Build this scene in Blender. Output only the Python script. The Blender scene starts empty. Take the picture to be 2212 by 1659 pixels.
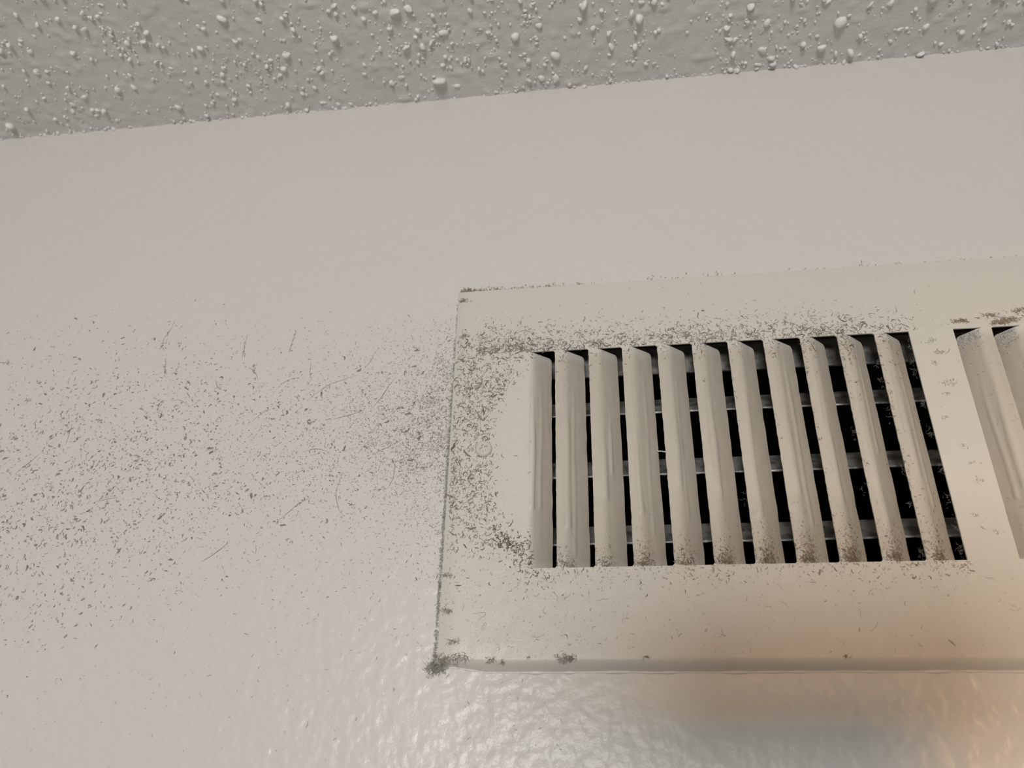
import bpy, math, random
import numpy as np
from mathutils import Matrix, Vector, Euler

R = np.random.default_rng(7)
random.seed(7)
MM = 0.001
sc = bpy.context.scene
col = sc.collection

# ---------------------------------------------------------------- camera, light, exposure
# Room frame: x to the right along the wall, y into the wall, z up; floor at z = 0.
Z0 = 2.234                      # height of the register's upper left corner
WALL_Y = 0.004                  # front of the wall; the register's face is at y = 0
CEIL_Z = 2.4

def camera():
    yaw, pitch, roll = -0.14783, 0.49050, 0.02506
    cy, sy, cp, sp = math.cos(yaw), math.sin(yaw), math.cos(pitch), math.sin(pitch)
    fwd = Vector((sy * cp, cy * cp, sp)); right = Vector((cy, -sy, 0)); up = right.cross(fwd)
    r2 = right * math.cos(roll) + up * math.sin(roll)
    u2 = -right * math.sin(roll) + up * math.cos(roll)
    cd = bpy.data.cameras.new('camera'); co = bpy.data.objects.new('camera', cd); col.objects.link(co)
    m = Matrix((r2, u2, -fwd)).transposed().to_4x4()
    m.translation = Vector((0.0875, -0.370, Z0 - 0.2617))
    co.matrix_world = m
    cd.sensor_fit = 'HORIZONTAL'; cd.sensor_width = 7.2; cd.lens = 7.2 * 1700 / 2212
    cd.clip_start = 0.005; cd.clip_end = 30
    cd.dof.use_dof = True; cd.dof.focus_distance = 0.412; cd.dof.aperture_fstop = 1.9
    sc.camera = co
camera()

w = bpy.data.worlds.new('world'); sc.world = w; w.use_nodes = True
w.node_tree.nodes['Background'].inputs[0].default_value = (0.93, 0.97, 1.0, 1)
w.node_tree.nodes['Background'].inputs[1].default_value = 0.165

def area_light(name, loc, target, size, size_y, power, colour, spread=180):
    d = bpy.data.lights.new(name, 'AREA'); d.shape = 'RECTANGLE'; d.size = size; d.size_y = size_y
    d.energy = power; d.color = colour; d.spread = math.radians(spread)
    o = bpy.data.objects.new(name, d); col.objects.link(o); o.location = loc
    o.rotation_euler = (Vector(target) - Vector(loc)).to_track_quat('-Z', 'Y').to_euler()
area_light('room_light', (0.03, -1.75, 1.88), (0.05, 0, 2.15), 0.42, 0.26, 16.6, (1.0, 0.968, 0.930))
area_light('warm_lamp', (0.32, -1.9, 2.08), (0.52, 0, 1.72), 0.16, 0.12, 1.05, (1.0, 0.53, 0.17), 34)

sc.view_settings.view_transform = 'Standard'; sc.view_settings.look = 'None'
sc.view_settings.gamma = 1; sc.view_settings.use_curve_mapping = False
sc.view_settings.exposure = 0.0

# ---------------------------------------------------------------- helpers
def mesh_obj(name, verts, faces, mat, parent=None, smooth=True, colours=None, sharp=None):
    me = bpy.data.meshes.new(name)
    me.from_pydata([tuple(v) for v in verts], [], [tuple(f) for f in faces])
    if smooth: me.polygons.foreach_set('use_smooth', [True] * len(me.polygons))
    if colours is not None:
        a = me.color_attributes.new('dust_colour', 'FLOAT_COLOR', 'POINT')
        a.data.foreach_set('color', np.c_[colours, np.ones(len(colours))].astype(np.float32).ravel())
    if sharp is not None: me.set_sharp_from_angle(angle=math.radians(sharp))
    me.materials.append(mat); me.update()
    o = bpy.data.objects.new(name, me); col.objects.link(o)
    if parent: o.parent = parent
    return o

def tag(o, label=None, cat=None, group=None, kind=None):
    if label: o['label'] = label
    if cat: o['category'] = cat
    if group: o['group'] = group
    if kind: o['kind'] = kind
    return o

def grid_faces(nu, nv, off=0, flip=False):
    i, j = np.meshgrid(np.arange(nu - 1), np.arange(nv - 1), indexing='ij')
    a = (i * nv + j + off).ravel()
    q = np.c_[a, a + nv, a + nv + 1, a + 1]
    return q[:, ::-1] if flip else q

_tabs = {}
def vnoise(x, y, seed=0):
    if seed not in _tabs: _tabs[seed] = np.random.default_rng(1000 + seed).random((256, 256))
    t = _tabs[seed]
    xi, yi = np.floor(x).astype(int), np.floor(y).astype(int)
    fx, fy = x - xi, y - yi
    fx = fx * fx * (3 - 2 * fx); fy = fy * fy * (3 - 2 * fy)
    g = lambda a, b: t[a % 256, b % 256]
    return (g(xi, yi) * (1 - fx) + g(xi + 1, yi) * fx) * (1 - fy) + (g(xi, yi + 1) * (1 - fx) + g(xi + 1, yi + 1) * fx) * fy

def icosphere(sub):
    import bmesh
    bm = bmesh.new(); bmesh.ops.create_icosphere(bm, subdivisions=sub, radius=1)
    v = np.array([x.co[:] for x in bm.verts]); f = np.array([[y.index for y in x.verts] for x in bm.faces]); bm.free()
    return v, f

# ---------------------------------------------------------------- materials
def new_mat(name):
    m = bpy.data.materials.new(name); m.use_nodes = True
    return m, m.node_tree.nodes, m.node_tree.links, m.node_tree.nodes['Principled BSDF']

def paint(name, base, var, rough, spec, bumps, tint=None):
    """Painted surface: faint blotches of colour and layers of noise relief (scale per metre, height in metres)."""
    m, N, L, b = new_mat(name)
    tc = N.new('ShaderNodeTexCoord')
    n = N.new('ShaderNodeTexNoise'); n.inputs['Scale'].default_value = 22; n.inputs['Detail'].default_value = 4
    L.new(tc.outputs['Object'], n.inputs['Vector'])
    mix = N.new('ShaderNodeMix'); mix.data_type = 'RGBA'
    mix.inputs[6].default_value = (*[c * (1 - var) for c in base], 1)
    t = tint or (1, 1, 1)
    mix.inputs[7].default_value = (*[min(1, c * (1 + var) * k) for c, k in zip(base, t)], 1)
    L.new(n.outputs['Fac'], mix.inputs[0]); L.new(mix.outputs[2], b.inputs['Base Color'])
    b.inputs['Roughness'].default_value = rough; b.inputs['Specular IOR Level'].default_value = spec
    prev = None
    for scale, height, detail in bumps:
        n2 = N.new('ShaderNodeTexNoise'); n2.inputs['Scale'].default_value = scale; n2.inputs['Detail'].default_value = detail
        L.new(tc.outputs['Object'], n2.inputs['Vector'])
        bp = N.new('ShaderNodeBump'); bp.inputs['Strength'].default_value = 1; bp.inputs['Distance'].default_value = height
        L.new(n2.outputs['Fac'], bp.inputs['Height'])
        if prev: L.new(prev, bp.inputs['Normal'])
        prev = bp.outputs['Normal']
    if prev: L.new(prev, b.inputs['Normal'])
    return m

M_wall = paint('wall_paint', (0.663, 0.634, 0.592), 0.015, 0.30, 0.36, [(170, 0.00075, 1), (1100, 0.00010, 2)])
M_ceil = paint('ceiling_paint', (0.71, 0.69, 0.655), 0.02, 0.6, 0.35, [(500, 0.00025, 3)])
M_lump = paint('popcorn_paint', (0.84, 0.83, 0.80), 0.02, 0.5, 0.4, [(900, 0.0004, 2)])
M_reg = paint('register_paint', (0.635, 0.603, 0.55), 0.02, 0.36, 0.5, [(130, 0.00035, 1), (1300, 0.00012, 2)], tint=(1, .985, .95))
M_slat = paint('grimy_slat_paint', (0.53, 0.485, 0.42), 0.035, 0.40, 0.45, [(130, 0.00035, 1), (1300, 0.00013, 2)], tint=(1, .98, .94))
def grime_fades(m, clean, x_from=None):
    """the grime film on the slats thins out to clean paint at their ends (and, on the first flap, towards the margin)"""
    N, L = m.node_tree.nodes, m.node_tree.links
    b = N['Principled BSDF']; src = b.inputs['Base Color'].links[0].from_socket
    tc = N.new('ShaderNodeTexCoord'); sp = N.new('ShaderNodeSeparateXYZ'); L.new(tc.outputs['Object'], sp.inputs[0])
    def ramp(sock, a, c):
        r = N.new('ShaderNodeMapRange'); r.interpolation_type = 'SMOOTHSTEP'
        r.inputs['From Min'].default_value = a; r.inputs['From Max'].default_value = c; L.new(sock, r.inputs['Value']); return r.outputs[0]
    def mul(p, q):
        k = N.new('ShaderNodeMath'); k.operation = 'MULTIPLY'; L.new(p, k.inputs[0]); L.new(q, k.inputs[1]); return k.outputs[0]
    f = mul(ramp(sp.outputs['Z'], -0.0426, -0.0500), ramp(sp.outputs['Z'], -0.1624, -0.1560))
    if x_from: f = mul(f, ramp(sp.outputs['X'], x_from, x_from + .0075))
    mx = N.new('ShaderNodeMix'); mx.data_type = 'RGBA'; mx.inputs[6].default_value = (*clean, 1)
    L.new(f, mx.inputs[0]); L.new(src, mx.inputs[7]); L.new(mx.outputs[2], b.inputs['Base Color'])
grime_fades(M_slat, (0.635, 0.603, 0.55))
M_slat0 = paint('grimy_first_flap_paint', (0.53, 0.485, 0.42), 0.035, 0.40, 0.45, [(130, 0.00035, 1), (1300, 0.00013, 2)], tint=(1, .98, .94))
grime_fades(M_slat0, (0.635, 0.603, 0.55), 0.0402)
M_bead = paint('paint_bead', (0.70, 0.67, 0.62), 0.02, 0.25, 0.6, [(900, 0.0002, 2)])

def metal(name, base, rough, dirt, dirt_scale, metallic=0.35):
    m, N, L, b = new_mat(name)
    tc = N.new('ShaderNodeTexCoord'); n = N.new('ShaderNodeTexNoise')
    n.inputs['Scale'].default_value = dirt_scale; n.inputs['Detail'].default_value = 6
    mp = N.new('ShaderNodeMapping'); mp.inputs['Scale'].default_value = (1, 1, 1.3)
    L.new(tc.outputs['Object'], mp.inputs['Vector']); L.new(mp.outputs['Vector'], n.inputs['Vector'])
    r = N.new('ShaderNodeValToRGB'); r.color_ramp.elements[0].position = 0.40; r.color_ramp.elements[1].position = 0.56
    r.color_ramp.elements[0].color = (*dirt, 1); r.color_ramp.elements[1].color = (*base, 1)
    L.new(n.outputs['Fac'], r.inputs['Fac']); L.new(r.outputs['Color'], b.inputs['Base Color'])
    b.inputs['Roughness'].default_value = rough; b.inputs['Metallic'].default_value = metallic
    return m
M_blade = metal('dusty_grey_steel', (0.24, 0.238, 0.225), 0.6, (0.09, 0.085, 0.075), 120, 0.0)
M_edge = metal('bare_steel_edge', (0.62, 0.63, 0.63), 0.4, (0.30, 0.29, 0.27), 260, 0.2)
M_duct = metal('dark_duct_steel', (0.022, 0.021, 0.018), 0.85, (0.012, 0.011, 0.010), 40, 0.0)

M_dust, N, L, b = new_mat('grey_dust')
at = N.new('ShaderNodeAttribute'); at.attribute_name = 'dust_colour'
L.new(at.outputs['Color'], b.inputs['Base Color']); b.inputs['Roughness'].default_value = 0.95
b.inputs['Specular IOR Level'].default_value = 0.1
M_thread = paint('white_thread', (0.8, 0.8, 0.78), 0.02, 0.6, 0.3, [])

# ---------------------------------------------------------------- wall with its duct opening
HX0, HX1, HZ0, HZ1 = 0.028, 0.472, Z0 - 0.178, Z0 - 0.028
def build_wall():
    xs, zs = [-1.6, HX0, HX1, 2.2], [0.0, HZ0, HZ1, CEIL_Z + 0.02]
    V, F = [], []
    for y in (WALL_Y, WALL_Y + 0.10):
        for x in xs:
            for z in zs: V.append((x, y, z))
    for i in range(3):
        for j in range(3):
            if i == 1 and j == 1: continue
            a = i * 4 + j
            F.append((a, a + 4, a + 5, a + 1)); F.append((a + 16, a + 17, a + 21, a + 20))
    ring = [5, 9, 10, 6]
    for k in range(4):
        a, c = ring[k], ring[(k + 1) % 4]; F.append((c, a, a + 16, c + 16))
    out = [0, 4, 8, 12, 13, 14, 15, 11, 7, 3, 2, 1]
    for k in range(12):
        a, c = out[k], out[(k + 1) % 12]; F.append((a, c, c + 16, a + 16))
    o = mesh_obj('wall_back', V, F, M_wall, smooth=False)
    tag(o, 'off-white painted wall with fine orange-peel texture around the register', 'wall', kind='structure')
    return o
wall = build_wall()

# ---------------------------------------------------------------- ceiling: textured coat, popcorn lumps
def build_ceiling():
    xs = np.r_[-1.6, -1.1, -0.75, np.arange(-0.56, 0.56, 0.0016), 0.75, 1.2, 2.2]
    ys = np.r_[-2.4, -1.2, -0.7, -0.42, np.arange(-0.30, WALL_Y + 0.006, 0.0016)]
    X, Y = np.meshgrid(xs, ys, indexing='ij')
    h = (vnoise(X / 0.030, Y / 0.030, 1) - .5) * .9 + (vnoise(X / 0.010, Y / 0.010, 2) - .5) * .35 \
        + (vnoise(X / 0.0042, Y / 0.0042, 3) - .5) * 0.50
    lump = np.clip(vnoise(X / 0.0055, Y / 0.0055, 4) - .66, 0, 1) * 3.2
    Zv = CEIL_Z - 0.0031 * X - (h + lump) * MM - 0.0010
    n = len(xs) * len(ys)
    V = np.c_[X.ravel(), Y.ravel(), Zv.ravel()]
    F = grid_faces(len(xs), len(ys), flip=True)
    top = [(-1.6, -2.4, CEIL_Z + .05), (2.2, -2.4, CEIL_Z + .05), (2.2, WALL_Y + .005, CEIL_Z + .05), (-1.6, WALL_Y + .005, CEIL_Z + .05)]
    V = np.r_[V, top]; F = [tuple(f) for f in F] + [(n, n + 1, n + 2, n + 3)]
    o = mesh_obj('ceiling', V, F, M_ceil)
    return tag(o, 'grey-white popcorn textured ceiling meeting the wall', 'ceiling', kind='structure')
ceiling = build_ceiling()

def lump_shape(v, seed, rough=.42):
    r = np.random.default_rng(seed)
    d = np.zeros(len(v))
    for k in range(7):
        ax = r.normal(size=3); ax /= np.linalg.norm(ax); d += r.uniform(-rough, rough) * np.clip(v @ ax, 0, 1) ** 2
    for k in range(5):                                            # flattened facets
        ax = r.normal(size=3); ax /= np.linalg.norm(ax); c = r.uniform(.55, .85)
        v = v - np.clip(v @ ax - c, 0, None)[:, None] * ax * .85
    return v * (1 + d + r.normal(0, .045, len(v)))[:, None] * r.uniform(.75, 1.3, 3) * np.array([1, 1, .75])

cam = sc.camera
def depth_of(p): return (p - np.array(cam.matrix_world.translation)) @ np.array(cam.matrix_world.to_quaternion() @ Vector((0, 0, -1)))
def in_view(p):
    q = cam.matrix_world.inverted() @ Vector(p)
    return q.z < 0 and abs(q.x / -q.z) < 1106 / 1700 * 1.02 and abs(q.y / -q.z) < 829.5 / 1700 * 1.02

def build_lumps():
    P = []
    n = 15000
    x = R.uniform(-0.56, 0.52, n); y = R.uniform(-0.29, WALL_Y - .001, n)
    r = np.exp(R.normal(math.log(.88), 0.50, n)); r = np.clip(r, .35, 3.0)
    keep = R.random(n) < (0.25 + 1.1 * np.clip(vnoise(x / .035, y / .035, 9) - .25, 0, 1))
    for a in zip(x[keep], y[keep], r[keep]): P.append(a)
    xe = R.uniform(-0.5, 0.45, 430)                                   # ragged bead of texture where ceiling meets wall
    for a in xe:
        if R.random() < .35 + .65 * vnoise(np.array([a / .02]), np.array([0.3]), 11)[0]:
            P.append((a, WALL_Y - abs(R.normal(0, 1.5)) * MM, float(np.clip(np.exp(R.normal(math.log(.75), .35)), .4, 2.2))))
    for a in list(P):                                                 # crumbs clustered on some lumps
        if a[2] > 1.2 and R.random() < .6:
            for k in range(R.integers(1, 4)):
                P.append((a[0] + R.normal(0, 2.2) * MM, min(WALL_Y - .0005, a[1] + R.normal(0, 2.2) * MM), float(R.uniform(.4, .9))))
    pts = [np.array((a, b_, CEIL_Z - 0.0031 * a - 0.0012 - R.uniform(-.35, .4) * r_ * MM)) for a, b_, r_ in P]
    size = [P[i][2] / depth_of(pts[i]) if in_view(pts[i]) else -1 for i in range(len(P))]
    order = np.argsort(size)[::-1]
    v1, f1 = icosphere(2); v0, f0 = icosphere(2)
    shapes = []
    for k in range(14):
        v = lump_shape(v1, 50 + k); me = bpy.data.meshes.new('popcorn_lump')
        me.from_pydata([tuple(q * MM) for q in v], [], [tuple(q) for q in f1]); me.polygons.foreach_set('use_smooth', [True] * len(f1))
        me.materials.append(M_lump); shapes.append(me)
    for i in order[:300]:
        o = bpy.data.objects.new('popcorn_lump', shapes[int(R.integers(14))]); col.objects.link(o); o.parent = ceiling
        o.location = pts[i]; o.scale = [P[i][2] * s for s in R.uniform(.85, 1.2, 3)]; o.rotation_euler = R.uniform(0, 6.28, 3)
    V, F, off = [], [], 0
    protos = [lump_shape(v0, 90 + k) for k in range(14)]
    for i in order[300:]:
        q = protos[int(R.integers(14))]; a = R.uniform(0, 6.28); c, s = math.cos(a), math.sin(a)
        q = np.c_[q[:, 0] * c - q[:, 1] * s, q[:, 0] * s + q[:, 1] * c, q[:, 2]]
        V.append(q * P[i][2] * MM + pts[i]); F.append(f0 + off); off += len(q)
    o = mesh_obj('popcorn_texture', np.concatenate(V), np.concatenate(F), M_lump, ceiling)
    tag(o, kind='stuff')
build_lumps()

# ---------------------------------------------------------------- duct behind the register
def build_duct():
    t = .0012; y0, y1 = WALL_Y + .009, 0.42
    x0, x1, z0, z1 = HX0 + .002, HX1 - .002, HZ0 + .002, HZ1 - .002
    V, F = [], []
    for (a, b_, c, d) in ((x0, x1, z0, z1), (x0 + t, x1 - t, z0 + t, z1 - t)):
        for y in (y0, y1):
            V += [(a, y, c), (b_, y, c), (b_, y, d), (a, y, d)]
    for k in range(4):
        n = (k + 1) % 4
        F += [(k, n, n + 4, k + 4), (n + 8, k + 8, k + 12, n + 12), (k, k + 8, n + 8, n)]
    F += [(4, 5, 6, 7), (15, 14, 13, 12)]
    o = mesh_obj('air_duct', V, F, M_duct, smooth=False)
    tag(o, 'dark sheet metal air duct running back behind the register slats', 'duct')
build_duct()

# ---------------------------------------------------------------- the register
reg = bpy.data.objects.new('air_register', None); col.objects.link(reg)
reg.location = (0, 0, Z0); reg.rotation_euler = (0, math.radians(-0.28), 0)
tag(reg, 'dusty white-painted metal wall register with vertical slats below the ceiling', 'air register')
# register frame: millimetres, x right, z up (negative = down), y = depth behind the face
WID, HGT = 498.8, 203.2
ZT, ZB = -42.6, -162.4
S = [55.4, 73.7, 91.7, 110.4, 128.7, 147.3, 165.6, 184.4, 203.0, 221.6, 238.7]      # left edges of the strips, left bank
GAP = [2.7, 2.8, 2.8, 3.0, 3.5, 3.3, 3.7, 2.6, 4.4, 3.9, 1.9]
D1 = 260.3
L0 = 40.5                                                                        # where the left margin starts to bend in
OPEN = [(L0, S[-1]), (D1, WID - L0)]

def slot_corner(pts):  # rounded rectangle
    return pts

def build_faceplate():
    xs = sorted({0, WID, OPEN[0][0], OPEN[0][1], OPEN[1][0], OPEN[1][1]} | set(np.linspace(0, WID, 61).tolist()))
    zs = sorted({0, -HGT, ZT, ZB} | set(np.linspace(0, -HGT, 25).tolist()))
    xs = np.array(xs); zs = np.array(zs)
    def inside(x, z):
        return ZB < z < ZT and any(a < x < b_ for a, b_ in OPEN)
    idx, V, F = {}, [], []
    def vid(i, j, y):
        k = (i, j, y)
        if k not in idx: idx[k] = len(V); V.append((xs[i], y, zs[j]))
        return idx[k]
    T = .9
    cells = {(i, j) for i in range(len(xs) - 1) for j in range(len(zs) - 1) if not inside((xs[i] + xs[i + 1]) / 2, (zs[j] + zs[j + 1]) / 2)}
    for i, j in cells:
        F.append((vid(i, j, 0), vid(i + 1, j, 0), vid(i + 1, j + 1, 0), vid(i, j + 1, 0)))
        F.append((vid(i, j, T), vid(i, j + 1, T), vid(i + 1, j + 1, T), vid(i + 1, j, T)))
        for (di, dj, e) in ((-1, 0, ((i, j + 1), (i, j))), (1, 0, ((i + 1, j), (i + 1, j + 1))), (0, -1, ((i, j), (i + 1, j))), (0, 1, ((i + 1, j + 1), (i, j + 1)))):
            n = (i + di, j + dj)
            if n not in cells and 0 <= n[0] < len(xs) - 1 and 0 <= n[1] < len(zs) - 1:
                a, b_ = e; F.append((vid(*b_, 0), vid(*a, 0), vid(*a, T), vid(*b_, T)))
    V = np.array(V, float)
    # rolled-over flange all round: steep at left and top, a broad slope at the bottom
    per = [(x, 0.0) for x in xs] + [(WID, z) for z in zs[::-1][1:]] + [(x, -HGT) for x in xs[::-1][1:]] + [(0.0, z) for z in zs[1:-1]]
    prof = [(0, 0), (.12, .02), (.32, .10), (.55, .34), (.78, .66), (1.0, 1.0)]
    base = len(V); add = []
    for (x, z) in per:
        taper = min(1, .45 + .55 * min(x, WID - x) / 22)
        wl = 1.0 if x == 0 else 0; wr = 1.0 if x == WID else 0
        wt = .8 if z == 0 else 0; wb = 5.6 * taper if z == -HGT else 0
        if z == -HGT: wb += .35 * (vnoise(np.array([x / 14]), np.array([3.3]), 21)[0] - .5)
        for f, d in prof:
            add.append((x - wl * f + wr * f, d * 4.05, z + wt * f - wb * f))
    V = np.r_[V, add]
    n, m = len(per), len(prof)
    for k in range(n):
        for q in range(m - 1):
            a = base + k * m + q; c = base + ((k + 1) % n) * m + q
            F.append((a, c, c + 1, a + 1))
    # small fillets in the slot corners are carried by the slats
    import bmesh
    o = mesh_obj('faceplate', V * MM, F, M_reg, reg)
    bm = bmesh.new(); bm.from_mesh(o.data); bmesh.ops.remove_doubles(bm, verts=bm.verts, dist=2e-6)
    bmesh.ops.recalc_face_normals(bm, faces=bm.faces); bm.to_mesh(o.data); bm.free()
    o.data.set_sharp_from_angle(angle=math.radians(40))
    return o
build_faceplate()

DEPTH = 9.0
def slat_profile(uend, u0=0.0):
    """distance along the section -> (u, depth): flat strip, bend, then the flap running inwards"""
    r, flat = 5.6, 3.4
    lo, hi = .3, 1.4
    for _ in range(50):
        th = (lo + hi) / 2
        ue = flat + r * math.sin(th) + (DEPTH - r * (1 - math.cos(th))) / math.tan(th)
        lo, hi = (th, hi) if ue > uend else (lo, th)
    ls = (DEPTH - r * (1 - math.cos(th))) / math.sin(th)
    def f(t):
        t = np.asarray(t, float)
        a = np.clip((t - flat) / r, 0, th); s = np.clip(t - flat - r * th, 0, None)
        u = np.minimum(t, flat) + r * np.sin(a) + s * math.cos(th)
        d = r * (1 - np.cos(a)) + s * math.sin(th)
        return u, d, a
    return f, flat + r * th + ls

def drip_height(t, z, drips):
    h = np.zeros_like(t)
    for (tc, z_end, z_top, wd, hh, lean) in drips:
        c = tc + lean * (z - z_end) / 60 + .25 * np.sin(z / 9 + tc)
        v = np.clip((z_top - z) / 25, 0, 1)
        bulb = 1 + .45 * np.exp(-((z - z_end - 2) / 5) ** 2)
        inside = 1 / (1 + np.exp(-(z - z_end) / .55))
        e = np.abs(t - c) / (wd * (.75 + .25 * v))
        h += hh * v * bulb * inside * np.exp(-e ** 4)
    return h

SLAT = []                       # (function from section distance and height to a point, section length) for the dust
def build_slat(x_left, pitch, gap, seed, t0=0.0, mirror=False):
    """x_left: the strip's free left edge; the flap bends inwards to the right (to the left when mirrored)"""
    rs = np.random.default_rng(300 + seed)
    f, T = slat_profile(pitch - gap)
    t = np.unique(np.r_[t0, t0 + .35, t0 + .8, np.linspace(t0 + 1.2, T - 1.9, 26), T - 1.6, T - 1.2, T - .8, T - .45, T - .2, T - .05, T])
    nz = 120
    zc = np.linspace(0, 1, nz); zc = np.clip((zc - .5) * 1.02 + .5, 0, 1)
    drips = [(rs.uniform(4.6, 7.5), ZB + rs.uniform(14, 42), ZT - rs.uniform(15, 45), rs.uniform(1.0, 1.7), rs.uniform(.26, .50), rs.uniform(-1.2, .6))]
    if rs.random() < .75: drips.append((rs.uniform(9.5, 12), ZB + rs.uniform(6, 55), ZT - rs.uniform(0, 30), rs.uniform(.9, 1.4), rs.uniform(.14, .32), rs.uniform(-.8, .8)))
    drips.append((rs.uniform(2.5, 4), ZB + rs.uniform(45, 80), ZT + 4, rs.uniform(.6, 1.0), rs.uniform(.12, .28), rs.uniform(-.5, .5)))
    Rr = 1.9
    e = np.clip(T - t, 0, Rr); cut = Rr - np.sqrt(np.clip(Rr ** 2 - (Rr - e) ** 2, 0, None))
    cut = cut * np.where(t > 6, 1, 0) + np.where(t > 5.0, .25, 0)
    flare = lambda z: .9 * (1 - np.sqrt(np.clip(1 - np.clip(1 - (np.minimum(ZT - z, z - ZB)) / .9, 0, 1) ** 2, 0, 1)))
    Tm, Zc = np.meshgrid(t, zc, indexing='ij')
    zz = (ZB + cut[:, None]) + Zc * ((ZT - cut) - (ZB + cut))[:, None]
    u, d, a = f(Tm)
    wav = (vnoise(zz / 7 + seed * 9, Tm * 0 + seed, 31) - .5) * .30
    edge = np.clip(1 - (T - Tm) / 2.0, 0, 1)
    left = np.clip(1 - (Tm - t0) / .7, 0, 1) if t0 == 0 else 0 * Tm
    chip = (vnoise(zz / 2.2 + seed, Tm * 0 + 7 + seed, 32) - .5) * .22
    h = drip_height(Tm, zz, drips) + .10 * (vnoise(Tm / 2.2 + 5 * seed, zz / 16, 33) - .5)
    endfade = np.clip(np.minimum(ZT - zz, zz - ZB) / 4, 0, 1) if True else 1
    h = h * endfade * np.clip((Tm - t0) / .8, 0, 1)
    nx, ny = np.sin(a), -np.cos(a)
    X = u + nx * h + edge * wav + left * (chip - flare(zz)); Yd = d + ny * h - 0
    th = .8
    Xb, Yb = X - nx * th, Yd - ny * th
    sgn = -1 if mirror else 1
    fx = lambda q: x_left + sgn * q
    n = len(t)
    V = np.r_[np.c_[fx(X).ravel(), Yd.ravel(), zz.ravel()], np.c_[fx(Xb).ravel(), Yb.ravel(), zz.ravel()]]
    F = list(map(tuple, grid_faces(n, nz, flip=mirror))) + list(map(tuple, grid_faces(n, nz, off=n * nz, flip=not mirror)))
    o_ = n * nz
    rim = [(i, 0) for i in range(n)] + [(n - 1, j) for j in range(1, nz)] + [(i, nz - 1) for i in range(n - 2, -1, -1)] + [(0, j) for j in range(nz - 2, 0, -1)]
    for k in range(len(rim)):
        p = rim[k][0] * nz + rim[k][1]; q = rim[(k + 1) % len(rim)]; q = q[0] * nz + q[1]
        F.append((q, p, p + o_, q + o_) if not mirror else (p, q, q + o_, p + o_))
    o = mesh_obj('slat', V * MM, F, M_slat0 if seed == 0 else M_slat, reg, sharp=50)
    def surf(tt, z, lift):
        uu, dd, aa = f(tt)
        return np.stack([fx(uu + np.sin(aa) * lift), dd - np.cos(aa) * lift, z], -1)
    SLAT.append((surf, T, t0))
    return o

pl = S[0] - 18.2
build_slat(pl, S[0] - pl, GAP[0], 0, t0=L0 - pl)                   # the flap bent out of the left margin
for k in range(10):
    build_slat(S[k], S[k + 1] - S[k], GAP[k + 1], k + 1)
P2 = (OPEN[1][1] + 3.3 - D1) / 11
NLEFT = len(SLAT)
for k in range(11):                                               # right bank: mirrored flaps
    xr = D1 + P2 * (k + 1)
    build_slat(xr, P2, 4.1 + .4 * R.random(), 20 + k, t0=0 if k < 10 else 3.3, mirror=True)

# paint bead where the lower flange meets the wall
def build_bead():
    x = np.arange(6, WID - 4, 1.1); n = len(x); m = 7
    V = []
    for i, a in enumerate(x):
        taper = min(1, .45 + .55 * min(a, WID - a) / 22)
        zc = -HGT - 5.6 * taper - .35 * (vnoise(np.array([a / 14]), np.array([3.3]), 21)[0] - .5) - .15
        r = .45 + 1.0 * max(0, vnoise(np.array([a / 5.]), np.array([1.5]), 22)[0] - .35)
        for q in range(m):
            g = 2 * math.pi * q / m
            V.append((a, 3.95 + .55 * r * math.sin(g), zc + r * .9 * math.cos(g)))
    F = []
    for i in range(n - 1):
        for q in range(m): F.append((i * m + q, i * m + (q + 1) % m, (i + 1) * m + (q + 1) % m, (i + 1) * m + q))
    o = mesh_obj('paint_bead', np.array(V) * MM, F, M_bead, reg)
    o['label'] = 'glossy ridge of paint sealing the lower edge to the wall'
build_bead()

# screws: domed heads with a cross recess, painted over
def build_screw(x, z, rot):
    nr, na = 40, 112; rmax = 4.45
    V = []
    for i in range(nr):
        r = rmax * (i + .5) / (nr - 1) if i < nr - 1 else rmax
        r = min(r, rmax)
        for k in range(na):
            g = 2 * math.pi * k / na
            hgt = 1.9 * (1 - (r / rmax) ** 4) ** .5 if r < rmax else 0
            hgt = min(hgt, 1.75) - .50 * math.exp(-((r - 2.75) / .28) ** 2) - .12 * (r < 2.6)
            cx, cz = r * math.cos(g - rot), r * math.sin(g - rot)
            mn, mx = min(abs(cx), abs(cz)), max(abs(cx), abs(cz))
            rec = 1 / (1 + math.exp((mn - .55) / .07)) / (1 + math.exp((mx - 2.05) / .10))
            core = math.exp(-(r / .9) ** 2)
            hgt -= 1.45 * max(rec, core)
            hgt += .12 * vnoise(np.array([cx * .9 + 20]), np.array([cz * .9 + x]), 41)[0]
            V.append((x + r * math.cos(g), -hgt if r < rmax else .05, z + r * math.sin(g)))
    F = [(i * na + k, i * na + (k + 1) % na, (i + 1) * na + (k + 1) % na, (i + 1) * na + k) for i in range(nr - 1) for k in range(na)]
    F.append(tuple(range(na))[::-1])
    o = mesh_obj('screw', np.array(V) * MM, [f[::-1] for f in F], M_reg, reg)
    return o
build_screw(18.0, -99.6, math.radians(20))
build_screw(WID - 18.0, -99.0, math.radians(50))

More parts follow.
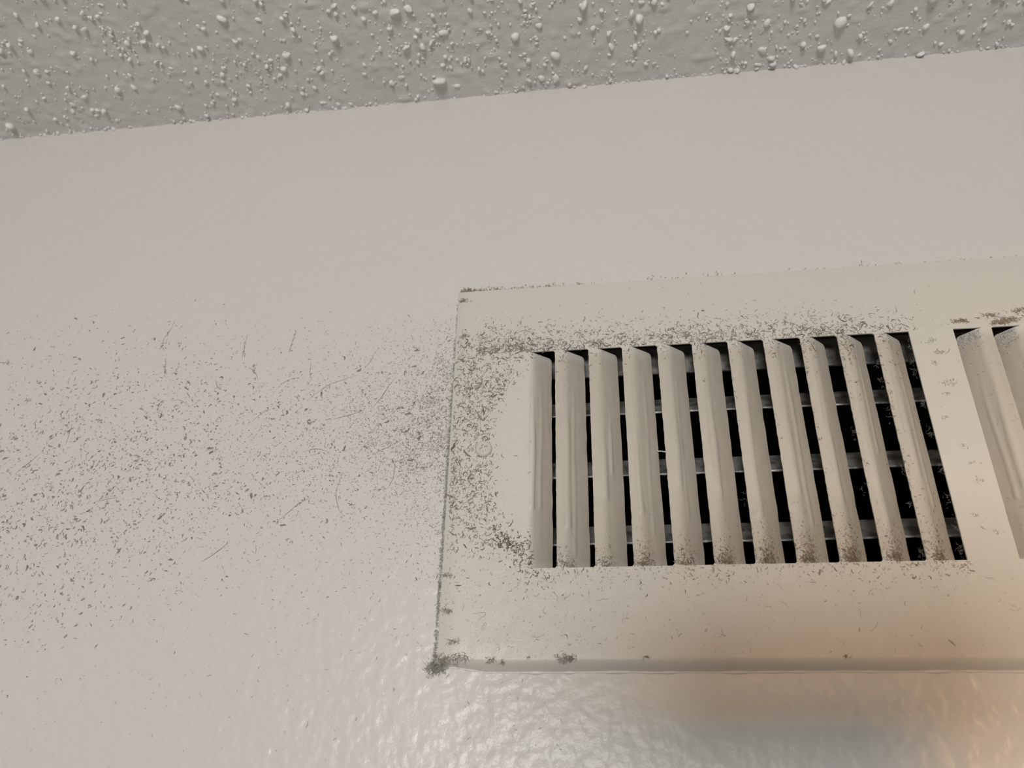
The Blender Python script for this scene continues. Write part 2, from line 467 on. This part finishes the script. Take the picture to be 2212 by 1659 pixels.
# damper behind the slats: frame and three tilted blades with bright front edges
def box(x0, x1, y0, y1, z0, z1):
    V = [(x, y, z) for x in (x0, x1) for y in (y0, y1) for z in (z0, z1)]
    return V, [(0, 1, 3, 2), (4, 6, 7, 5), (0, 4, 5, 1), (2, 3, 7, 6), (0, 2, 6, 4), (1, 5, 7, 3)]
def build_damper():
    V, F = box(32, 467, 21, 22.2, -48.8, -31.5)
    def addb(b_):
        o = len(V); V.extend(b_[0]); F.extend([tuple(i + o for i in f) for f in b_[1]])
    addb(box(32, 467, 21, 22.2, -174.5, -167.5))
    addb(box(32, 36, 21, 60, -174.5, -31.5)); addb(box(463, 467, 21, 60, -174.5, -31.5))
    o = mesh_obj('damper_frame', np.array(V) * MM, F, M_blade, reg, smooth=False)
    for zf in (-71.5, -107.6, -144.3):
        blade = None
        n = 60; xs = np.linspace(36.5, 462.5, n); V2 = []
        for a in xs:
            wv = .5 * (vnoise(np.array([a / 20]), np.array([zf]), 51)[0] - .5)
            for (dy, dz) in ((0, 0), (2.2, 3.4), (5.0, 7.4), (8.0, 11.6), (8.7, 11.2), (5.7, 6.9), (2.9, 2.9), (.7, -.5)):
                V2.append((a, 23 + dy, zf + dz + wv))
        F2 = [(i * 8 + q, i * 8 + (q + 1) % 8, (i + 1) * 8 + (q + 1) % 8, (i + 1) * 8 + q) for i in range(n - 1) for q in range(8)]
        F2 += [tuple(range(8)), tuple(range(n * 8 - 8, n * 8))[::-1]]
        blade = mesh_obj('damper_blade', np.array(V2) * MM, [f[::-1] for f in F2], M_blade, reg, sharp=40)
        V3 = []
        for a in np.linspace(36.5, 462.5, 220):
            wv = .5 * (vnoise(np.array([a / 20]), np.array([zf]), 51)[0] - .5)
            r = .62 + .5 * (vnoise(np.array([a / 2.2]), np.array([zf]), 52)[0] - .5)
            for q in range(6):
                V3.append((a, 22.9 + r * math.cos(q * math.pi / 3), zf - .2 + wv + r * math.sin(q * math.pi / 3)))
        F3 = [(i * 6 + q, i * 6 + (q + 1) % 6, (i + 1) * 6 + (q + 1) % 6, (i + 1) * 6 + q) for i in range(219) for q in range(6)]
        e = mesh_obj('blade_edge', np.array(V3) * MM, F3, M_edge, blade)
        e['label'] = 'bright dusty front edge of a damper blade'
build_damper()

# ---------------------------------------------------------------- dust: small ridged shreds and curled fibres lying on the surfaces
class Dust:
    def __init__(self): self.V, self.F, self.C, self.n = [], [], [], 0
    def strands(self, a, b, length, width, ang, curl, nseg, lift, wob, colour, place, drift=None):
        """n shreds starting at surface coordinates (a, b): ridge-shaped ribbons of nseg segments following a random walk"""
        n = len(a); m = nseg + 1
        an = np.asarray(ang, float).copy(); k = R.normal(0, 1, n) * curl
        pa, pb = [np.asarray(a, float)], [np.asarray(b, float)]; dirs = [an.copy()]
        st = np.asarray(length, float) / nseg
        for _ in range(nseg):
            an = an + k / nseg + R.normal(0, 1, n) * curl * .6 / math.sqrt(nseg)
            pa.append(pa[-1] + st * np.cos(an)); pb.append(pb[-1] + st * np.sin(an)); dirs.append(an.copy())
        A, B, Dr = np.stack(pa, 1), np.stack(pb, 1), np.stack(dirs, 1)
        A -= A.mean(1, keepdims=True) - np.asarray(a)[:, None]; B -= B.mean(1, keepdims=True) - np.asarray(b)[:, None]
        prof = np.sin(np.linspace(.12, math.pi - .12, m)) ** .6
        W = np.asarray(width, float)[:, None] * prof[None] * R.uniform(.5, 1.4, (n, m)) / 2
        ox, oz = -np.sin(Dr) * W, np.cos(Dr) * W
        up = np.asarray(lift, float)[:, None] * (.15 + R.random((n, m))) if wob else np.asarray(lift, float)[:, None] * np.ones((n, m))
        P = np.empty((n, m, 3, 3))
        P[:, :, 0] = place(A + ox, B + oz, up * .7 + .02)
        P[:, :, 1] = place(A, B, up + np.minimum(W * .8, .25) + .03)
        P[:, :, 2] = place(A - ox, B - oz, up * .7 + .02)
        base = self.n + np.arange(n)[:, None, None] * (m * 3)
        s = np.arange(nseg)[None, :, None] * 3
        q = np.array([[0, 1, 4, 3], [1, 2, 5, 4]])[None, None]
        self.F.append((base[..., None] + s[..., None] + q).reshape(-1, 4))
        self.V.append(P.reshape(-1, 3)); self.n += n * m * 3
        c = np.asarray(colour, float); c = np.broadcast_to(c, (n, 3)) * R.uniform(.8, 1.25, (n, 1))
        self.C.append(np.repeat(c, m * 3, 0))
    def build(self, name, parent=None):
        o = mesh_obj(name, np.concatenate(self.V) * MM, np.concatenate(self.F), M_dust, parent, colours=np.concatenate(self.C))
        return tag(o, kind='stuff')

def sample(n, x0, x1, z0, z1, dens):
    out = []
    while sum(len(q) for q in out) < n:
        p = np.c_[R.uniform(x0, x1, 4 * n), R.uniform(z0, z1, 4 * n)]
        out.append(p[R.random(4 * n) < dens(p[:, 0], p[:, 1])])
    return np.concatenate(out)[:n]

GREY, BROWN, DARK, PALE = np.array([.27, .25, .215]), np.array([.17, .135, .10]), np.array([.09, .072, .054]), np.array([.38, .36, .32])

# on the wall, coordinates in the register's millimetres
wd = Dust()
pw = lambda a, b, l: np.stack([a, WALL_Y * 1000 - l, b], -1)
def plume(x, z):
    d = -x                                                        # distance from the register's left edge
    zc = -78 - .14 * d; sg = 27 + .17 * d
    core = np.exp(-((z - zc) / sg) ** 2)
    fall = .14 + .86 * np.exp(-d / 34.) + .16 * np.exp(-((d - 150) / 80) ** 2)
    clump = .45 + 1.1 * np.clip(vnoise(x / 9, z / 9, 61) - .15, 0, 1)
    return np.clip(core * fall * clump, 0, 1)
p = sample(6000, -320, -1.5, -225, 10, plume)
d = -p[:, 0]; big = .40 + .0028 * np.clip(d, 0, 230)
nn = len(p); sz = np.clip(np.exp(R.normal(0, .42, nn)), 0, 2.1) * big
wd.strands(p[:, 0], p[:, 1], sz * 1.3, .42 * sz * R.uniform(.6, 1.5, nn), R.normal(.25, .7, nn), 1.3, 4, .03 * np.ones(nn), 0,
           GREY[None] * R.uniform(.75, 1.5, (nn, 1)), pw)
# fine crumbs close to the register
p = sample(5400, -95, -1.2, -175, -12, lambda x, z: np.exp(x / 30.) * np.exp(-((z + 84) / 45) ** 2) * (.3 + vnoise(x / 5, z / 5, 62)))
nn = len(p); sz = np.exp(R.normal(0, .35, nn)) * .62
wd.strands(p[:, 0], p[:, 1], sz * 1.5, .30 * sz, R.uniform(0, 6.28, nn), 2.0, 4, .03 * np.ones(nn), 0, GREY[None] * R.uniform(.65, 1.2, (nn, 1)), pw)
# thin scatter over the whole left side and below
p = sample(2300, -330, 60, -255, 20, lambda x, z: np.where((x > -2) & (z > -212), 0, .10 + .5 * np.exp(-((z + 130 + .1 * x) / 60) ** 2)) * np.where(z > -5, .25, 1))
nn = len(p); sz = np.exp(R.normal(0, .4, nn)) * .8
wd.strands(p[:, 0], p[:, 1], sz * 1.5, .24 * sz, R.normal(.3, .8, nn), 1.5, 4, .02 * np.ones(nn), 0, PALE[None] * R.uniform(.6, 1.2, (nn, 1)), pw)
# single hairs and chains of fluff seen on the wall
HAIRS = [(-128.5, -27, 17, 1.75), (-119, -45, 12, 1.82), (-99, -25, 16, 1.50), (-180, -15, 20, 1.72), (-176, -38, 12, 1.85), (-70, -55, 30, .75), (-58, -122, 26, 2.6),
         (-82, -128, 22, .8), (-98, -52, 16, 1.2), (-245, -97, 17, 1.0), (-40, -62, 22, .9), (-35, -95, 16, .6), (-160, -62, 16, 2.3), (-225, -80, 13, 1.2), (-30, -110, 15, 1.3),
         (-120, -150, 18, .5), (-60, -75, 14, .35), (-85, -45, 12, 2.2), (-50, -40, 12, .9), (-75, -95, 14, .6), (-110, -72, 12, 1.0), (-140, -52, 10, 2.5), (-190, -120, 13, .4)]
h = np.array(HAIRS); nn = len(h)
wd.strands(h[:, 0], h[:, 1], h[:, 2], .34 * np.ones(nn), h[:, 3], .55, 16, .05 * np.ones(nn), 1, GREY * 1.05, pw)
for hx, hz, hl, ha in HAIRS[:10]:                                # fluff caught along the longer hairs
    q = R.uniform(-.5, .5, 12); nn = 12
    wd.strands(hx + q * hl * math.cos(ha) + R.normal(0, .4, nn), hz + q * hl * math.sin(ha) + R.normal(0, .4, nn), R.uniform(.6, 2.2, nn), R.uniform(.2, .6, nn), R.uniform(0, 6.28, nn), 1.5, 4, .05 * np.ones(nn), 0, GREY, pw)
# larger shreds
p = sample(130, -310, -10, -190, -20, plume); nn = len(p); sz = R.uniform(1.1, 2.3, nn)
wd.strands(p[:, 0], p[:, 1], sz * 1.6, .55 * sz, R.normal(.4, .9, nn), 1.8, 5, .12 * np.ones(nn), 1, GREY * .95, pw)
# dust packed in the joint along the register's left and upper edge, and hairs standing off it
n_ = 1500
z = -HGT * R.random(n_) ** .9 - 1
keep = R.random(n_) < .25 + .75 * np.clip(-z / 150, 0, 1) + .3 * np.exp(-((z + 80) / 40) ** 2)
z = z[keep]; n_ = len(z)
wd.strands(-.9 + R.normal(0, .38, n_) - .25 * np.abs(z) / 200, z, R.uniform(.5, 1.9, n_), R.uniform(.16, .42, n_), R.normal(1.57, .8, n_), 1.9, 4, R.uniform(0, 2.2, n_), 1,
           np.array([.42, .43, .39]) * R.uniform(.75, 1.4, (n_, 1)), pw)
n_ = 800
x = 306 * R.random(n_); x = np.where(R.random(n_) < .14, R.exponential(16, n_), x)
keep = R.random(n_) < .18 + np.exp(-x / 25) + .8 * np.clip(vnoise(x / 12, x * 0, 63) - .45, 0, 1)
x = x[keep]; n_ = len(x)
wd.strands(x, 2.3 + np.abs(R.normal(0, 1.1, n_)), R.uniform(.5, 2.4, n_), R.uniform(.10, .26, n_), R.normal(.1, .9, n_), 2.0, 5, R.uniform(0, 2.5, n_), 1, BROWN * 2.1, pw)
# fluffy tuft at the lower left corner
n_ = 210
wd.strands(-.3 + R.normal(0, 2.5, n_), -207 + R.normal(0, 1.8, n_), R.uniform(1, 3.6, n_), R.uniform(.10, .25, n_), R.uniform(0, 6.28, n_), 3, 7, R.uniform(0, 3, n_), 1, np.array([.36, .36, .32]), pw)
wdo = wd.build('wall_dust')
wdo.location = (0, 0, Z0)
tag(wdo, 'grey flecks and fibres of dust spread over the wall left of the register', 'dust')

# on the register
rd = Dust()
pf = lambda a, b, l: np.stack([a, -l, b], -1)
def clear(x, z):                                                  # only where the faceplate really has metal
    hole = (z < ZT + .3) & (z > ZB - .3) & (((x > L0 + 3) & (x < S[-1] + .3)) | (x > D1 - .3))
    return np.where(hole, 0, 1)
def left_margin(x, z):
    m = np.where(x < 43, 1, 0) * np.exp(-((z + 92) / 58) ** 4)
    cx = 46; rr = np.hypot((x - cx) / 25., (z + 101) / 56.)       # blown-clean half disc beside the first slat
    m = m * np.clip((rr - .82) * 4, .015, 1)
    return m * (.45 + .8 * vnoise(x / 5, z / 5, 64)) * clear(x, z)
p = sample(2500, 1, 43, -178, -22, left_margin); nn = len(p); sz = np.exp(R.normal(0, .45, nn)) * .75
rd.strands(p[:, 0], p[:, 1], sz * 1.9, .32 * sz, R.uniform(0, 6.28, nn), 2.2, 5, .04 * np.ones(nn), 0, (GREY * .8 + BROWN * .2)[None] * R.uniform(.55, 1.15, (nn, 1)), pf)
def top_band(x, z):
    up = (z - ZT)
    reach = 8.5 + 3 * np.exp(-x / 60)
    d = np.exp(-(np.clip(up - 1, 0, None) / reach) ** 1.6) * np.where(up > .2, 1, 0)
    along = np.where(x < 190, 1, np.clip(1 - (x - 190) / 62, .05, 1)) * np.where(x > 250, .08, 1)
    return d * along * (.35 + .9 * vnoise(x / 6, z / 4, 65)) * clear(x, z)
p = sample(2700, 12, 306, ZT, -18, top_band); nn = len(p); sz = np.exp(R.normal(0, .45, nn)) * .72
near = np.exp(-(p[:, 1] - ZT) / 6)
rd.strands(p[:, 0], p[:, 1], sz * (1.7 + .8 * near), .30 * sz, R.normal(0, 1.0, nn), 2.3, 5, .05 * np.ones(nn), 0, (GREY[None] * (1 - near[:, None] * .5) + DARK[None] * near[:, None] * .5) * R.uniform(.65, 1.3, (nn, 1)), pf)
# dark crust at the lower left of the first slat
c = R.random(190)
x, z = 24 + 21 * c + R.normal(0, 3.0, 190), -147 - 16 * c ** 2.2 + R.normal(0, 3.0, 190); k = clear(x, z) > 0; x, z = x[k], z[k]; nn = len(x)
rd.strands(x, z, R.uniform(.8, 2.8, nn), R.uniform(.2, .6, nn), R.normal(-.6, .9, nn), 2.2, 6, R.uniform(.05, .5, nn), 1, (BROWN * 1.15)[None] * R.uniform(.6, 1.2, (nn, 1)), pf)
# below the slots and a thin scatter over the whole plate
p = sample(520, 40, 240, -178, ZB, lambda x, z: np.exp((z - ZB) / 4.0) * (.3 + vnoise(x / 5, z / 5, 66)) * clear(x, z)); nn = len(p); sz = np.exp(R.normal(0, .4, nn)) * .8
rd.strands(p[:, 0], p[:, 1], sz * 1.3, .30 * sz, R.normal(0, .9, nn), 2.2, 5, R.uniform(0, .2, nn), 1, BROWN * 1.7, pf)
p = sample(900, 1, 300, -202, -2, lambda x, z: clear(x, z) * np.where(z < ZB, .8 * np.exp(-np.clip(x, 0, None) / 120) + .12, .05)); nn = len(p); sz = np.exp(R.normal(0, .5, nn)) * .65
rd.strands(p[:, 0], p[:, 1], sz * 1.5, .20 * sz, R.uniform(0, 6.28, nn), 2.5, 5, .03 * np.ones(nn), 0, PALE[None] * R.uniform(.6, 1.2, (nn, 1)), pf)
# curled hairs
n_ = 26; x = np.r_[19, 21, 60, 95, 150, R.uniform(5, 260, n_ - 5)]; z = np.r_[-184, -189, -176, -172, -182, R.uniform(-200, -168, n_ - 5)]
rd.strands(x, z, np.r_[13, 9, R.uniform(2.5, 7, n_ - 2)], .17 * np.ones(n_), R.uniform(0, 6.28, n_), np.r_[3.5, 5, 2.2 * np.ones(n_ - 2)][:n_], 18, .06 * np.ones(n_), 1, GREY * .95, pf)
h = np.array([(8, -60, 24, 1.75), (13, -78, 18, 1.65), (9, -50, 10, .6), (16, -92, 9, 1.2), (6, -110, 12, 2.0), (11, -128, 12, .9), (22, -150, 12, -.4), (40, -30, 12, 2.1), (52, -29, 9, 2.0), (15, -38, 9, .3)])
rd.strands(h[:, 0], h[:, 1], h[:, 2], .26 * np.ones(len(h)), h[:, 3], .9, 16, .06 * np.ones(len(h)), 1, GREY * .75, pf)
# clumps: divider, above the right bank, lower flange, around slot corners
def tuft(x, z, s, n_, colour, place=pf, flat=.5, h=.6, ln=1.0, wd_=1.0):
    rd.strands(x + R.normal(0, s, n_), z + R.normal(0, s * flat, n_), R.uniform(.8, 2.4, n_) * min(1.6, s) * ln, R.uniform(.12, .34, n_) * wd_, R.normal(.3, .9, n_), 2.4, 6, R.uniform(0, h, n_), 1, colour, place)
for x, z, s, n_ in ((248, -49, 2.0, 16), (251, -56, 1.3, 22), (247, -62, 1.6, 14), (252, -73, 2.6, 22), (249, -79, 1.4, 12), (245, -92, 1.4, 10), (250, -108, 1.6, 10), (253, -125, 1.7, 14), (247, -142, 1.2, 8), (254, -150, 1.5, 8), (252, -116, 1.2, 8)):
    tuft(x, z, s * .75, int(n_ * 1.2), PALE * 1.05, flat=.55, h=.15, ln=.6, wd_=1.5)
for x, z, s, n_ in ((265, -38, 2.6, 40), (279, -36, 2.0, 24), (287, -39, 3.2, 90), (283, -40.5, 2.0, 40), (295, -34, 3, 30), (300, -38, 3, 40)):
    tuft(x, z, s, n_, BROWN * 1.7, flat=.28, h=.8)
for x, z, s, n_ in ((3, -204, 2.4, 60), (10, -203, 2.5, 40), (24, -204, 1.5, 18), (60, -203.5, 2.2, 60), (30, -205, 1.3, 10), (43, -203, 1.2, 8), (95, -203.5, 1.2, 10), (180, -203.3, 1.0, 7), (280, -203.4, 1.0, 8), (2, -165, 1.2, 22), (3, -182, 1.5, 26), (7, -196, 1.5, 24), (4, -30, 1.4, 24), (3, -6, 1.6, 24)):
    tuft(x, z, s, n_, GREY * 1.1, flat=.45, h=1.0)
# on the slats: specks rising from the bottom ends, streaks under the top ends
bot = [0, .5, .6, 1.0, .9, 1.2, 1.6, 2.0, 2.2, 1.4, 1.2]; topw = [.1, .6, .4, .3, .35, .9, .5, .5, 1.2, 2.6, .6]
for k in range(NLEFT):
    surf, T, t0 = SLAT[k]
    pl_ = lambda a, b, l, s=surf: s(a, b, l)
    nb = int(330 * bot[k])
    if nb:
        reach = 4.5 + 3.2 * bot[k]
        z = ZB + .4 + R.exponential(reach * .6, nb); t = np.clip(R.normal(4.8 + .25 * k, 3.2, nb), t0 + .3, T - .4)
        kk = z < ZB + 3.6 * reach; z, t = z[kk], t[kk]; nn = len(z); sz = np.exp(R.normal(0, .45, nn)) * .42
        rd.strands(t, z, sz * 1.7, .34 * sz, R.uniform(0, 6.28, nn), 2.2, 4, R.uniform(0, .35, nn), 1, BROWN[None] * R.uniform(.7, 2.2, (nn, 1)), pl_)
        n2 = int(42 * bot[k])                                     # woolly tuft at the foot
        rd.strands(np.clip(R.normal(3.6 + .2 * k, 1.8, n2), t0 + .3, T - .5), ZB + .3 + np.abs(R.normal(0, 1.6 + .5 * bot[k], n2)), R.uniform(1.0, 2.6, n2), R.uniform(.12, .32, n2), R.uniform(0, 6.28, n2), 3, 6, R.uniform(0, 1.1, n2), 1, (BROWN * 1.6)[None] * R.uniform(.6, 1.4, (n2, 1)), pl_)
    nt = int(70 * topw[k])
    if nt:
        z = ZT - .3 - R.exponential(5 + 2.0 * topw[k], nt); t = np.clip(R.normal(3.6, 2.4, nt), t0 + .3, T - .6); sz = np.exp(R.normal(0, .4, nt)) * .62
        rd.strands(t, z, sz * 2.0, .30 * sz, R.normal(1.57, .8, nt), 1.6, 4, R.uniform(0, .15, nt), 1, BROWN[None] * R.uniform(.7, 1.6, (nt, 1)), pl_)
    if k >= 6:                                                    # sparse clinging fluff along the whole slat, denser on the last ones
        n3 = (10, 14, 40, 55, 150)[k - 6]; e = R.random(n3) < .6
        t = np.where(e, R.exponential(.9, n3) + .15, R.uniform(.5, T - .4, n3)); sz = R.uniform(.5, 1.5, n3)
        rd.strands(t, R.uniform(ZB + 3, ZT - 3, n3), sz * 1.5, .26 * sz, R.normal(1.3, .7, n3), 1.8, 5, R.uniform(0, .4, n3), 1, (GREY * 1.1)[None] * R.uniform(.7, 1.4, (n3, 1)), pl_)
    n4 = 26
    rd.strands(R.uniform(t0 + .3, T - .4, n4), R.uniform(ZB, ZT, n4), R.uniform(.3, .8, n4), R.uniform(.12, .25, n4), R.uniform(0, 6.28, n4), 1.5, 3, .03 * np.ones(n4), 0, GREY * .9, pl_)
for k in range(NLEFT, NLEFT + 2):                                 # right bank
    surf, T, t0 = SLAT[k]; pl_ = lambda a, b, l, s=surf: s(a, b, l)
    n3 = 90; rd.strands(R.uniform(.5, T - 2, n3), R.uniform(ZB + 3, ZT - 3, n3), R.uniform(.6, 2.2, n3), R.uniform(.1, .3, n3), R.uniform(0, 6.28, n3), 1.8, 5, .05 * np.ones(n3), 0, GREY * 1.3, pl_)
    n3 = 90; rd.strands(R.uniform(6, T - .5, n3), ZT - 1.2 - R.exponential(3, n3), R.uniform(.8, 2.6, n3), R.uniform(.15, .5, n3), R.normal(1.57, .5, n3), 1.8, 5, R.uniform(0, .5, n3), 1, np.array([.42, .43, .42]), pl_)
# pale cobwebby wisps hanging in the last slots and one further left
for x, z, n_ in ((237.6, -60, 10), (237.2, -66, 12), (237.4, -84, 14), (237.2, -100, 12), (237.6, -120, 12), (237.4, -133, 10), (238, -52, 10), (237.8, -146, 8), (220.6, -62, 9), (220.4, -70, 9), (220.4, -90, 7), (220.6, -118, 9), (220.8, -136, 8), (201.8, -99, 7), (201.6, -128, 6), (220.8, -159, 16), (237.6, -158, 18), (109.2, -79, 7), (146, -131, 4)):
    rd.strands(x + R.normal(-.5, .7, n_), z + R.normal(0, 2.0, n_), R.uniform(1.2, 4.0, n_), R.uniform(.06, .13, n_), R.uniform(0, 6.28, n_), 2.8, 8, -R.uniform(-.2, 1.2, n_), 1, np.array([.22, .22, .20]), pf)
rd.build('lint', reg)['label'] = 'grey and brown lint clinging around the slots'

# a bit of white thread bridging two slats
def build_thread():
    p0, p1 = np.array([107.3, 7.0, -100.9]), np.array([111.6, .3, -104.2])
    V, F = [], []; n, m = 25, 6
    for i in range(n):
        s = i / (n - 1); c = p0 + (p1 - p0) * s + np.array([0, .1 * math.sin(9 * s), .08 * math.sin(6 * s)])
        r = .30 + .08 * math.sin(s * 40)
        for q in range(m): V.append(c + np.array([0, r * math.cos(q * 2 * math.pi / m), r * math.sin(q * 2 * math.pi / m)]))
    for i in range(n - 1):
        for q in range(m): F.append((i * m + q, i * m + (q + 1) % m, (i + 1) * m + (q + 1) % m, (i + 1) * m + q))
    F += [tuple(range(m))[::-1], tuple(range(n * m - m, n * m))]
    o = mesh_obj('thread', np.array(V) * MM, F, M_thread)
    o.location = (0, 0, Z0)
    tag(o, 'short bit of white thread caught across the gap between two slats', 'thread')
build_thread()

# ---------------------------------------------------------------- unseen phone added just behind the lens, sized to shadow the lower right
M_phone, N, L, b = new_mat('dark_phone_glass')
b.inputs['Base Color'].default_value = (0.02, 0.021, 0.024, 1); b.inputs['Roughness'].default_value = 0.25
def build_phone():
    def slab(x0, x1, y0, y1, z0, z1, r, bev):
        out = []
        for cx, cy, a0 in ((x1 - r, y1 - r, 0), (x0 + r, y1 - r, 90), (x0 + r, y0 + r, 180), (x1 - r, y0 + r, 270)):
            for k in range(9):
                a = math.radians(a0 + k * 90 / 8); out.append((cx, cy, math.cos(a), math.sin(a)))
        V, n = [], len(out)
        for z, d in ((z0, bev), (z0 + bev * .3, bev * .3), (z0 + bev, 0), (z1 - bev, 0), (z1 - bev * .3, bev * .3), (z1, bev)):
            V += [(cx + (r - d) * c, cy + (r - d) * s_, z) for cx, cy, c, s_ in out]
        F = [(i * n + k, i * n + (k + 1) % n, (i + 1) * n + (k + 1) % n, (i + 1) * n + k) for i in range(5) for k in range(n)]
        F += [tuple(range(n))[::-1], tuple(range(5 * n, 6 * n))]
        return np.array(V) * MM, F
    root = bpy.data.objects.new('smartphone', None); col.objects.link(root); root.matrix_world = cam.matrix_world.copy()
    V, F = slab(-34, 138, -14, 66, 5, 13, 9, 2.4); mesh_obj('phone_body', V, F, M_phone, root, sharp=35)
    V, F = slab(-12, 17, -12, 17, 3.2, 5.2, 6, .8); mesh_obj('lens_module', V, F, M_phone, root, sharp=35)
    tag(root, 'unseen dark smartphone behind the camera, added to cast the lower right shadow', 'phone')
build_phone()
